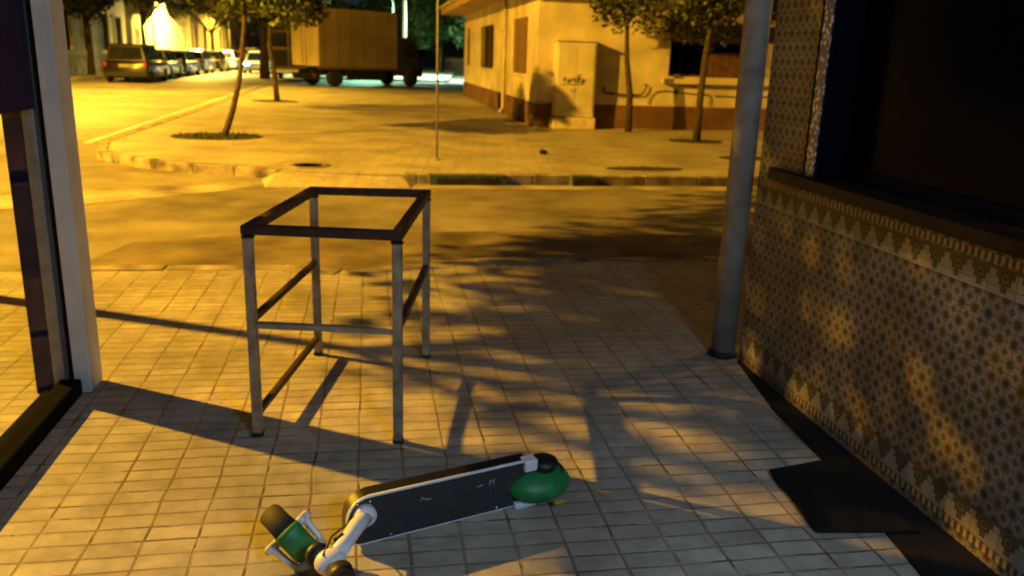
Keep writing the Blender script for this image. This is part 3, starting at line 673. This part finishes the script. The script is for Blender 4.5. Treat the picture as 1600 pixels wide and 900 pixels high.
# local: +x along truck, y across (away from camera); origin = near rear corner
TL, TW, z0, z1 = 4.6, 2.25, .90, 3.52
b = MB(); b.box((0.02, 0, z0), (TL, TW, z1), bev=.03); b.build('cargo_box', M_truckShade, t)
b = MB(); b.box((-.03, .03, z0+.04), (.018, TW/2-.01, z1-.05), bev=.008); d = b.build('rear_door', M_truckLit, t)
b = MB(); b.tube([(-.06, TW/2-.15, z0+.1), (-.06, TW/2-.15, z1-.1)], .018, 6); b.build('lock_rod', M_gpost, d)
b = MB(); b.box((-.03, TW/2+.01, z0+.04), (.018, TW-.03, z1-.05), bev=.008); d = b.build('rear_door', M_truckLit, t)
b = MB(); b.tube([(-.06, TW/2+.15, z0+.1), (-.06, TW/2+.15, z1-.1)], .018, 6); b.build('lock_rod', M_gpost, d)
b = MB()
for kk in range(6): b.box((.3+kk*.75, -.012, z0+.1), (.34+kk*.75, -.001, z1-.1))
b.box((0.02, -.02, z0-.1), (TL, .04, z0-.004)); b.build('side_rail', mat('truck_rail', (.14, .11, .05), .6, .2), t)
b = MB(); b.box((0, .5, .5), (TL+1.7, .75, .78)); b.box((0, TW-.75, .5), (TL+1.7, TW-.5, .78)); b.box((-.1, .1, .45), (.05, TW-.1, .6)); b.box((1.6, .1, .45), (2.5, .45, .85), bev=.03); b.build('chassis', M_dark, t)
b = MB(); b.box((1.55, .03, .30), (3.9, .07, z0-.11), bev=.01); b.build('light_block_skirt', M_dark, t)  # added panel that blocks the lit road showing under the truck
b = MB(); b.box((-.05, .06, .32), (-.02, TW-.06, .46), bev=.01); b.build('underrun_bar', M_dark, t)
b = MB(); b.prism([(TL+.12, .5), (TL+.12, 2.35), (TL+1.2, 2.4), (TL+1.55, 1.5), (TL+1.75, 1.3), (TL+1.75, .45)], .12, TW-.12, M=Matrix(((1, 0, 0, 0), (0, 0, 1, 0), (0, 1, 0, 0), (0, 0, 0, 1))), bev=.05); b.build('cab', mat('cab_paint', (.035, .028, .02), .4), t)
b = MB(); b.face([(TL+.5, .108, 1.45), (TL+1.35, .108, 1.45), (TL+1.12, .108, 2.2), (TL+.5, .108, 2.2)]); b.build('side_window', M_cglass, t)
b = MB(); b.box((TL+1.25, -.12, 1.4), (TL+1.32, .06, 1.8), bev=.02); b.build('mirror', M_dark, t)
for xx in (.95, TL+.95):
    for yy in (.18, TW-.18):
        Mx = Matrix.Translation((xx, yy, .43)) @ Matrix.Rotation(PI/2, 4, 'X')
        b = MB(); b.lathe([(.24, -.13), (.40, -.13), (.43, -.09), (.43, .09), (.40, .13), (.24, .13)], 22, Mx); wo = b.build('wheel', M_tyre, t)
        b = MB(); b.lathe([(.25, .10), (.22, .06), (.12, .05), (.10, .12), (.001, .12)] if yy < 1 else [(.25, -.1), (.22, -.06), (.12, -.05), (.1, -.12), (.001, -.12)], 16, Mx); b.build('rim', M_rim, wo)
for yy in (.2, TW-.35):
    b = MB(); b.box((-.13, yy, .47), (-.10, yy+.16, .58)); b.build('tail_light', M_red, t)

# ================================================================== FENCE + far stuff right
t = thing('park_fence', 'pale vertical bar fence before the green trees behind the house', 'fence', (4.4, 50, 0))
b = MB()
for k in range(46): b.box((k*.12, k*.22, RZ), (k*.12+.03, k*.22+.03, 1.35))
b.build('bars', M_gpost, t)
b = MB(); b.bar((0, 0, .15), (45*.12, 45*.22, .15), .05, .05); b.bar((0, 0, 1.2), (45*.12, 45*.22, 1.2), .05, .05); b.build('rail', M_gpost, t)

# ================================================================== STREET LAMPS
GL = 'street lamps along the road'
def street_lamp(label, base, head, energy, colr, emis, sod=True, r=.12, post=M_pole, group=GL, pr=.07, cone=None):
    t = thing('street_lamp', label, 'street lamp', base, 0, group)
    H = Vector(head)-Vector(base); hz = H.z
    b = MB(); ex = H.x; ey = H.y
    pts = [(0, 0, 0), (0, 0, hz*.5), (0, 0, hz*.86)]
    for k in range(1, 7):
        f = k/6; pts.append((ex*(1-math.cos(f*PI/2)), ey*(1-math.cos(f*PI/2)), hz*.86+(hz*.14+.05)*math.sin(f*PI/2)))
    b.tube(pts, [pr, pr*.8]+[pr*.6]*(len(pts)-2), 10); b.build('pole', post, t)
    d = Vector((ex, ey, 0)).normalized(); q = Vector((-d.y, d.x, 0))
    b = MB(); M = Matrix(((d.x, q.x, 0, H.x), (d.y, q.y, 0, H.y), (0, 0, 1, H.z), (0, 0, 0, 1)))
    b.box((-.1, -.14, .02), (.62, .14, .15), bev=.03, M=M); ho = b.build('lamp_head', M_gpost, t)
    b = MB(); b.box((.05, -.1, -.02), (.55, .1, .018), M=M); b.build('lens', emis, ho)
    light('lamp_light', (H.x+d.x*.3, H.y+d.y*.3, H.z-.14), energy, colr, r, t, cone)
    return t
M_sodE = emit('sodium_lens', (1, .62, .12), 20); M_ledE = emit('led_lens', (.6, 1, .7), 12)
street_lamp('sodium lamp across the main street, left of the shop entrance', (-12.9, 9.5, 0), (-10.8, 9.5, 7.45), E_A, SOD, M_sodE, r=.09)
street_lamp('sodium lamp in the side street, right of the tiled wall', (17.6, 10.9, 0), (16.0, 10.8, 7.6), E_B, SOD, M_sodE, r=.2)
street_lamp('sodium lamp on the left pavement before the parked cars', (-12.9, 31, 0), (-10.0, 30, 7.4), 21000, (1, .54, .035), M_sodE, cone=146)
street_lamp('sodium lamp in front of the bright gable house', (-12.9, 56, 0), (-11.6, 62.5, 5.4), 30000, (1, .64, .08), M_sodE, cone=170)
street_lamp('sodium lamp farther along the left kerb', (-12.7, 84, 0), (-9.2, 82, 6.3), 16000, (1, .6, .06), M_sodE, cone=160)
street_lamp('white light post with bright shaft right of the truck', (2.42, 58, RZ), (5.2, 58.5, 7.4), 26000, LED, M_ledE, cone=112, post=mat('white_post', (.8, .82, .8), .5), pr=.13, group='white lamps behind the truck')
street_lamp('curved lamp with greenish head above the truck', (1.85, 63, RZ), (.15, 63, 5.75), 11000, (.45, 1, .6), M_ledE, cone=172, group='white lamps behind the truck', pr=.1)

# ================================================================== SHOP ENTRANCE : LEFT SIDE
t = thing('glass_partition', 'glazed side panel with dark bottom rail and dark blue upper sheet', 'window', (-1.3, 0, 0))
b = MB(); b.box((-.055, -3, .0), (.035, 3.69, .075), bev=.01); b.build('bottom_rail', M_railb, t)
b = MB(); b.box((-.12, -3, .0), (-.056, 3.69, .03), bev=.005); b.build('threshold', M_railb, t)
b = MB(); b.box((-.006, -3, .075), (0, 3.66, 1.25)); b.build('glass', M_glass, t)
b = MB(); b.box((-.02, -3, 1.245), (.01, 3.60, 2.6), bev=.004); b.build('upper_sheet', M_blue, t)
b = MB(); b.box((-.16, 3.70, .0), (-.088, 3.75, 2.6), bev=.004); st = b.build('stile', M_blue, t)
t = thing('entrance_post', 'pale painted door post with grey channel at the left of the entrance', 'post', (-1.3, 3.7, 0))
b = MB(); b.box((-.002, 0, 0), (.067, .165, 2.6), bev=.006); b.build('post_face', M_wpost, t)
b = MB(); b.box((-.085, .0, 0), (-.037, .10, 2.6), bev=.005); b.build('channel', M_gpost, t)
b = MB(); b.box((-.037, .05, 0), (-.002, .12, 2.6)); b.build('gap', M_black, t)

# ================================================================== SHOP ENTRANCE : RIGHT SIDE
t = thing('round_pole', 'round grey metal pipe standing at the end of the tiled wall', 'pole', (1.85, 3.955, 0))
b = MB(); b.tube([(0, 0, .0), (0, 0, 2.6)], .064, 28); b.build('pipe', M_pole, t)
b = MB(); b.lathe([(.078, 0), (.078, .012), (.067, .03)], 28); b.build('collar', M_dark, t)

t = thing('tiled_wall', 'wall clad in patterned glazed tiles with dark curved ledge and window', 'wall', (1.9, 0, 0))
LZ = .985
b = MB(); b.box((0, -3, .0), (.26, 3.86, LZ)); b.box((0, 3.42, LZ), (.26, 3.86, 2.6)); b.box((0, -3, 2.35), (.26, 3.42, 2.6)); b.build('tile_cladding', M_azul, t)
# ledge with rounded end
b = MB(); poly = [(.0, -3), (-.055, -3)]+[(-.055+.0, 3.60)]+[(-.055+.07*(1-math.cos(a)), 3.62+.11*math.sin(a)) for a in [k*PI/16 for k in range(1, 8)]]+[(.012, 3.735), (.012, 3.42), (.24, 3.42), (.24, -3)]
b.prism(poly, LZ+.001, LZ+.05, bev=.008); b.build('ledge', M_ledge, t)
# blue-white patterned jamb strip
Mj = bpy.data.materials.new('jamb_tiles'); Mj.use_nodes = True; q = NB(Mj)
tcj = q.N.new('ShaderNodeTexCoord'); vo = q.N.new('ShaderNodeTexVoronoi'); vo.inputs['Scale'].default_value = 42; q.L.new(tcj.outputs['Object'], vo.inputs['Vector'])
cj = q.ramp(vo.outputs['Distance'], .25, .5, (.50, .52, .56), (.02, .035, .16)); q.L.new(cj, q.N['Principled BSDF'].inputs['Base Color']); q.N['Principled BSDF'].inputs['Roughness'].default_value = .35
b = MB(); b.box((-.004, 3.345, LZ+.052), (.2, 3.418, 2.35)); b.build('jamb_strip', Mj, t)
b = MB(); b.box((-.006, 3.418, LZ+.052), (.05, 3.432, 2.35)); b.box((.0, 3.325, LZ+.052), (.2, 3.345, 2.35)); b.build('jamb_edge', mat('night_blue', (.0008, .001, .006), .6, spec=.03), t)
b = MB(); b.box((.11, -3, LZ+.052), (.16, -2.94, 2.35)); b.box((.11, 1.2, LZ+.052), (.16, 1.26, 2.35)); b.box((.11, -2.94, 2.29), (.16, 3.32, 2.35)); b.box((.11, -2.94, LZ+.052), (.16, 3.32, LZ+.10)); wo = b.build('window_frame', mat('night_blue_frame', (.001, .0015, .012), .6, spec=.05), t)
b = MB(); b.box((.13, -2.94, LZ+.10), (.14, 3.32, 2.29)); b.build('pane', M_dglass, wo)
# floor strip + mat
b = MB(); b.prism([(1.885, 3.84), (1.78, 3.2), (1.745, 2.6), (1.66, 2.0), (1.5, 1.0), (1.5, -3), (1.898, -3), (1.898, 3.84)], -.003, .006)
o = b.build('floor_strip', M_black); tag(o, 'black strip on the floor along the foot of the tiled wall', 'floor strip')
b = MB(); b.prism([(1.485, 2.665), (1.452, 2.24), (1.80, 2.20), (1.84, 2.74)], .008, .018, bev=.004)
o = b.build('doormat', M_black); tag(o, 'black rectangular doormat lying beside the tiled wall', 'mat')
# ceiling slab of the porch with its cool tube lamp (behind and above the viewer)
t = thing('porch_roof', 'flat concrete roof slab over the shop entrance', 'roof', (0, 0, 2.6))
b = MB(); b.box((-1.6, -3, 0), (2.3, 3.95, .18), bev=.01); b.build('slab', M_wall, t)
t = thing('ceiling_lamp', 'cool white tube lamp on the porch ceiling', 'lamp', (1.25, -.9, 2.59))
b = MB(); b.box((-.6, -.06, -.05), (.6, .06, 0), bev=.008); b.build('housing', M_scw, t)
b = MB(); b.tube([(-.55, 0, -.075), (.55, 0, -.075)], .018, 10); b.build('tube', emit('tube_glow', (.8, .9, 1), 3), t)
light('tube_light', (0, 0, -.16), E_IN, COOL, .25, t)

# ================================================================== TABLE FRAME
t = thing('table_frame', 'bare metal table frame without a top standing on the pavement', 'table frame', (0, 0, 0))
FL = Vector((-.458, 3.20, 0)); FR = Vector((.098, 3.08, 0)); BL = Vector((-.272, 4.13, 0)); BR = Vector((.272, 4.05, 0)); TZ = Vector((0, 0, .843)); Z = lambda z: Vector((0, 0, z))
S = .036
ax = (FR-FL).normalized()
for p, mm in ((FL, M_galv), (FR, M_galv), (BL, M_galv), (BR, M_galv)):
    b = MB(); b.bar(p, p+Z(.82), S, S, up=tuple(ax)); b.build('leg', mm, t)
for p, q_ in ((FL, FR), (BL, BR), (FL, BL), (FR, BR)):
    d = (q_-p).normalized()*(.021)
    b = MB()
    if (p, q_) in ((FL, FR), (BL, BR)): b.bar(p+TZ-d, q_+TZ+d, .042, .036)
    else: b.bar(p+TZ+d*1.02, q_+TZ-d*1.02, .042, .036)
    b.build('top_rail', M_rust, t)
for p in (FL, FR, BL, BR):
    b = MB(); Lc = p+Z(.815)
    b.lathe([(.001, -.004), (.024, -.004), (.0275, 0), (.024, .005), (.001, .005)], 10, Matrix.Translation(Lc)); b.build('weld', M_rust, t)
    b = MB(); b.box((p.x-.023, p.y-.023, -.002), (p.x+.023, p.y+.023, .014), bev=.004); b.build('foot', M_scb, t)
def rail(p, q_, z, mm, w_=.026, h_=.026):
    d = (q_-p).normalized()*.019; b = MB(); b.bar(p+Z(z)+d, q_+Z(z)-d, w_, h_); b.build('rail', mm, t)
rail(FL, BL, .485, M_rust); rail(FR, BR, .475, M_rust, .028, .03); rail(FL, FR, .465, M_galv, .034, .022); rail(FL, BL, .09, M_rust)

# ================================================================== SCOOTER (lying on its side, stem towards the viewer)
t = thing('kick_scooter', 'white, green and black scooter lying on its side on the pavement', 'scooter', (0, 0, 0))
O = Vector((-.045, 2.345, .004)); U = Vector((.945, .325, 0)).normalized(); Vv = Vector((.02, -.07, 1)).normalized(); Wn = U.cross(Vv).normalized()
if Wn.y > 0: Wn = -Wn
SM = Matrix(((U.x, Vv.x, Wn.x, O.x), (U.y, Vv.y, Wn.y, O.y), (U.z, Vv.z, Wn.z, O.z), (0, 0, 0, 1)))   # local (along, across/up, outward)
def deck_poly(e=0):
    r1 = .075; pts = []
    for a in [k*PI/2/7 for k in range(8)]: pts.append((-.045+e+r1-(r1-e*.3)*math.cos(a) if False else -.045+r1-(r1-e)*math.cos(a), .175-r1+(r1-e)*math.sin(a)))
    pts += [(.60-e, .175-e), (.62-e, .155-e), (.62-e, .02+e), (.60-e, 0+e)]
    for a in [k*PI/2/5 for k in range(6)]: pts.append((-.045+.05-(.05-e)*math.sin(a), .05-(.05-e)*math.cos(a)))
    return pts
b = MB(); b.prism(deck_poly(.004), -.058, -.008, M=SM, bev=.004); dk = b.build('deck', M_scb, t)
b = MB(); b.prism(deck_poly(0), -.0078, 0, M=SM, bev=.002); b.build('deck_rim', M_scw, dk)
b = MB(); b.prism(deck_poly(.007), .0004, .0024, M=SM); b.build('grip_pad', M_grip, dk)
# little worn white marks on the grip
b = MB()
fs = lambda u, v: SM @ Vector((u, v, .0042))
for pts in ([(.20, .115), (.205, .128), (.212, .118), (.222, .12)], [(.222, .112), (.235, .118)], [(.40, .118), (.415, .119), (.42, .124)], [(.445, .112), (.45, .134), (.455, .122), (.463, .134), (.463, .114)]):
    b.tube([fs(*p) for p in pts], .0009, 5)
b.build('worn_marks', M_scw, dk)
for p, q_ in (((.575, .135, -.03), (.625, .178, .016)), ((.545, -.003, -.02), (.63, .022, .02))):
    b = MB(); b.box(p, q_, bev=.006, M=SM); b.build('rear_bracket', M_scw, t)
# rear wheel and green mudguard
WM = SM @ Matrix.Translation((.668, .084, -.035)) @ Matrix.Rotation(PI/2, 4, 'X')
b = MB(); b.lathe([(.045, -.026), (.075, -.028), (.086, -.018), (.088, 0), (.086, .018), (.075, .028), (.045, .026)], 30, WM); wo = b.build('rear_wheel', M_tyre, t)
b = MB(); b.lathe([(.052, -.03), (.03, -.034), (.001, -.034)], 18, WM); b.lathe([(.052, .03), (.03, .034), (.001, .034)], 18, WM); b.build('hub', M_scb, wo)
b = MB(); r_ = bmesh.ops.create_uvsphere(b.bm, u_segments=32, v_segments=18, radius=1)
bm = b.bm
for v in bm.verts: v.co = Vector((v.co.x*.122, v.co.y*.058, v.co.z*.092))
bmesh.ops.bisect_plane(bm, geom=bm.verts[:]+bm.edges[:]+bm.faces[:], plane_co=(0, 0, -.012), plane_no=(0, 0, 1), clear_inner=True)
for v in bm.verts: v.co = SM @ (Vector((.645, .070, -.012))+v.co)
fo = b.build('rear_mudguard', M_scg, t, True)
so = fo.modifiers.new('thick', 'SOLIDIFY'); so.thickness = .004; so.offset = -1
b = MB(); b.box((.665, .026, .068), (.705, .036, .083), bev=.003, M=SM); b.build('reflector', M_amber, t)
b = MB(); b.lathe([(.001, .0), (.042, .0), (.05, .012), (.048, .03), (.03, .038), (.001, .038)], 24, SM @ Matrix.Translation((.664, .124, -.012)) @ Matrix.Rotation(-PI/2, 4, 'X')); b.build('tail_lamp', M_scb, t)
# neck, head, stem
def at(px, py, z):
    c = cx_*0
    d = Vector((cx_[i]*(px-800)+cy_[i]*(py-450)+cz_[i]*1300 for i in range(3)))
    k = (z-1.5)/d.z; return Vector((d.x*k, d.y*k, z))
J = SM @ Vector((.012, .112, .012)); Hd = at(523, 872, .115); 
b = MB(); b.lathe([(.001, .03), (.028, .028), (.036, .018), (.038, -.012)], 26, SM @ Matrix.Translation((.010, .115, .004))); nk = b.build('folding_joint', M_scw, t, True)
b = MB(); b.tube([J+Vector((0, 0, .0)), J.lerp(Hd, .3)+Vector((0, 0, .008)), J.lerp(Hd, .7)+Vector((0, 0, .004)), Hd], [.026, .025, .023, .027], 20); b.build('neck', M_scw, t)
mid = J.lerp(Hd, .66)+Vector((-.018, 0, .016))
b = MB(); b.tube([mid+Vector((-.012, -.01, 0)), mid+Vector((.012, .008, .006))], .008, 10); b.build('latch', M_scb, t)
S1 = at(560, 990, .13); d = (S1-Hd).normalized()
b = MB(); bmesh.ops.create_uvsphere(b.bm, u_segments=24, v_segments=14, radius=.040)
for v in b.bm.verts: v.co = Vector((v.co.x*1.15, v.co.y, v.co.z*.95))+Hd+Vector((-.012, -.012, -.004))
b.build('steering_head', M_scw, t, True)
c0 = at(531, 893, .115)
b = MB(); b.tube([c0, c0+d*.05], .036, 20); b.build('collar', M_scb, t)
b = MB(); b.tube([c0+d*.05, c0+d*.22, c0+d*.80], [.018, .018, .017], 16); b.build('stem', M_scw, t)
hb = c0+d*.80; hx = Vector((0, 0, 1)).cross(d).normalized()
b = MB(); b.tube([hb-hx*.2+Vector((0, 0, -.02)), hb, hb+hx*.2+Vector((0, 0, -.02))], .015, 12); hbo = b.build('handlebar', M_scw, t)
for sg in (-1, 1):
    b = MB(); b.tube([hb+hx*.13*sg+Vector((0, 0, -.013)), hb+hx*.235*sg+Vector((0, 0, -.023))], .019, 14); b.build('handle_grip', M_scb, hbo)
# front fork and wheel
C = at(450, 832, .094); K = at(497, 868, .115)
vw = (Vector((0, 0, 1.5))-C).normalized(); rgt = m.col[0].to_3d(); rgt = (rgt-vw*rgt.dot(vw)).normalized(); upc = vw.cross(rgt)
e1 = (rgt*.69+upc*.72).normalized(); e2 = (-rgt*.72+upc*.69).normalized(); e3 = e1.cross(e2)
if e3.dot(vw) < 0: e1 = -e1; e3 = -e3
b = MB(); b.lathe([(.001, -.02), (.030, -.02), (.036, -.012), (.036, .02), (.026, .03), (.001, .03)], 24, Matrix(((e1.x, e2.x, e3.x, K.x), (e1.y, e2.y, e3.y, K.y), (e1.z, e2.z, e3.z, K.z), (0, 0, 0, 1)))); b.build('headset', M_scb, t)
cr = C-e2*.100
b = MB()
b.tube([cr-e1*.052, cr-e1*.02-e2*.012, cr+e1*.02-e2*.012, cr+e1*.052], [.014, .021, .021, .014], 12)
b.tube([cr-e2*.005, K], [.02, .02], 12)
for sg in (-1, 1):
    b.tube([cr+e1*.048*sg, cr+e1*.056*sg+e2*.03, C+e1*.060*sg-e2*.02, C+e1*.064*sg+e2*.012], [.014, .010, .011, .017], 12)
    b.tube([C+e1*.04*sg, C+e1*.078*sg], .014, 12)
b.build('fork', M_scw, t)
b = MB(); Mx = Matrix(((e2.x, e3.x, e1.x, C.x), (e2.y, e3.y, e1.y, C.y), (e2.z, e3.z, e1.z, C.z), (0, 0, 0, 1)))
b.lathe([(.05, -.034), (.08, -.036), (.092, -.027), (.098, 0), (.092, .027), (.08, .036), (.05, .034)], 34, Mx); wo = b.build('front_wheel', M_tyre, t); wo_front = wo
b = MB(); b.lathe([(.052, -.035), (.02, -.039), (.001, -.039)], 18, Mx); b.lathe([(.052, .035), (.02, .039), (.001, .039)], 18, Mx); b.build('hub', M_scb, wo)
b = MB()
prev = None
for k in range(9):
    a = R(84+k*9)         # from above the wheel towards the crown
    row = [b.bm.verts.new(Mx @ Vector((rr_*math.cos(a), rr_*math.sin(a), s_))) for s_, rr_ in ((-.041, .082), (-.038, .095), (-.026, .103), (0, .108), (.026, .103), (.038, .095), (.041, .082))]
    if prev:
        for i in range(6): b.bm.faces.new([prev[i], prev[i+1], row[i+1], row[i]])
    prev = row
o = b.build('front_mudguard', M_scg, t, True); so = o.modifiers.new('thick', 'SOLIDIFY'); so.thickness = .003

# bolts, brake cable and seams on the scooter
for uu in (-.012, .030):
    b = MB(); b.lathe([(.001, .0), (.006, .0), (.006, .004), (.001, .005)], 8, SM @ Matrix.Translation((uu, .158, .003))); b.build('bolt', M_chrome, t)
for k in (0, 1):
    b = MB(); b.lathe([(.001, .0), (.006, .0), (.006, .004), (.001, .005)], 8, SM @ Matrix.Translation((.10+k*.38, .018, .003))); b.build('bolt', M_chrome, t)
b = MB(); b.tube([Hd+Vector((-.03, -.03, .03)), Hd.lerp(J, .3)+Vector((-.036, .0, .03)), Hd.lerp(J, .7)+Vector((-.034, 0, .012)), J+Vector((-.05, 0, -.03)), SM @ Vector((-.05, .05, -.02))], .0032, 6); b.build('brake_cable', M_scb, t)
for sg in (-1, 1):
    b = MB(); b.tube([C+e1*.078*sg, C+e1*.086*sg], .008, 6); b.build('axle_nut', M_chrome, t)
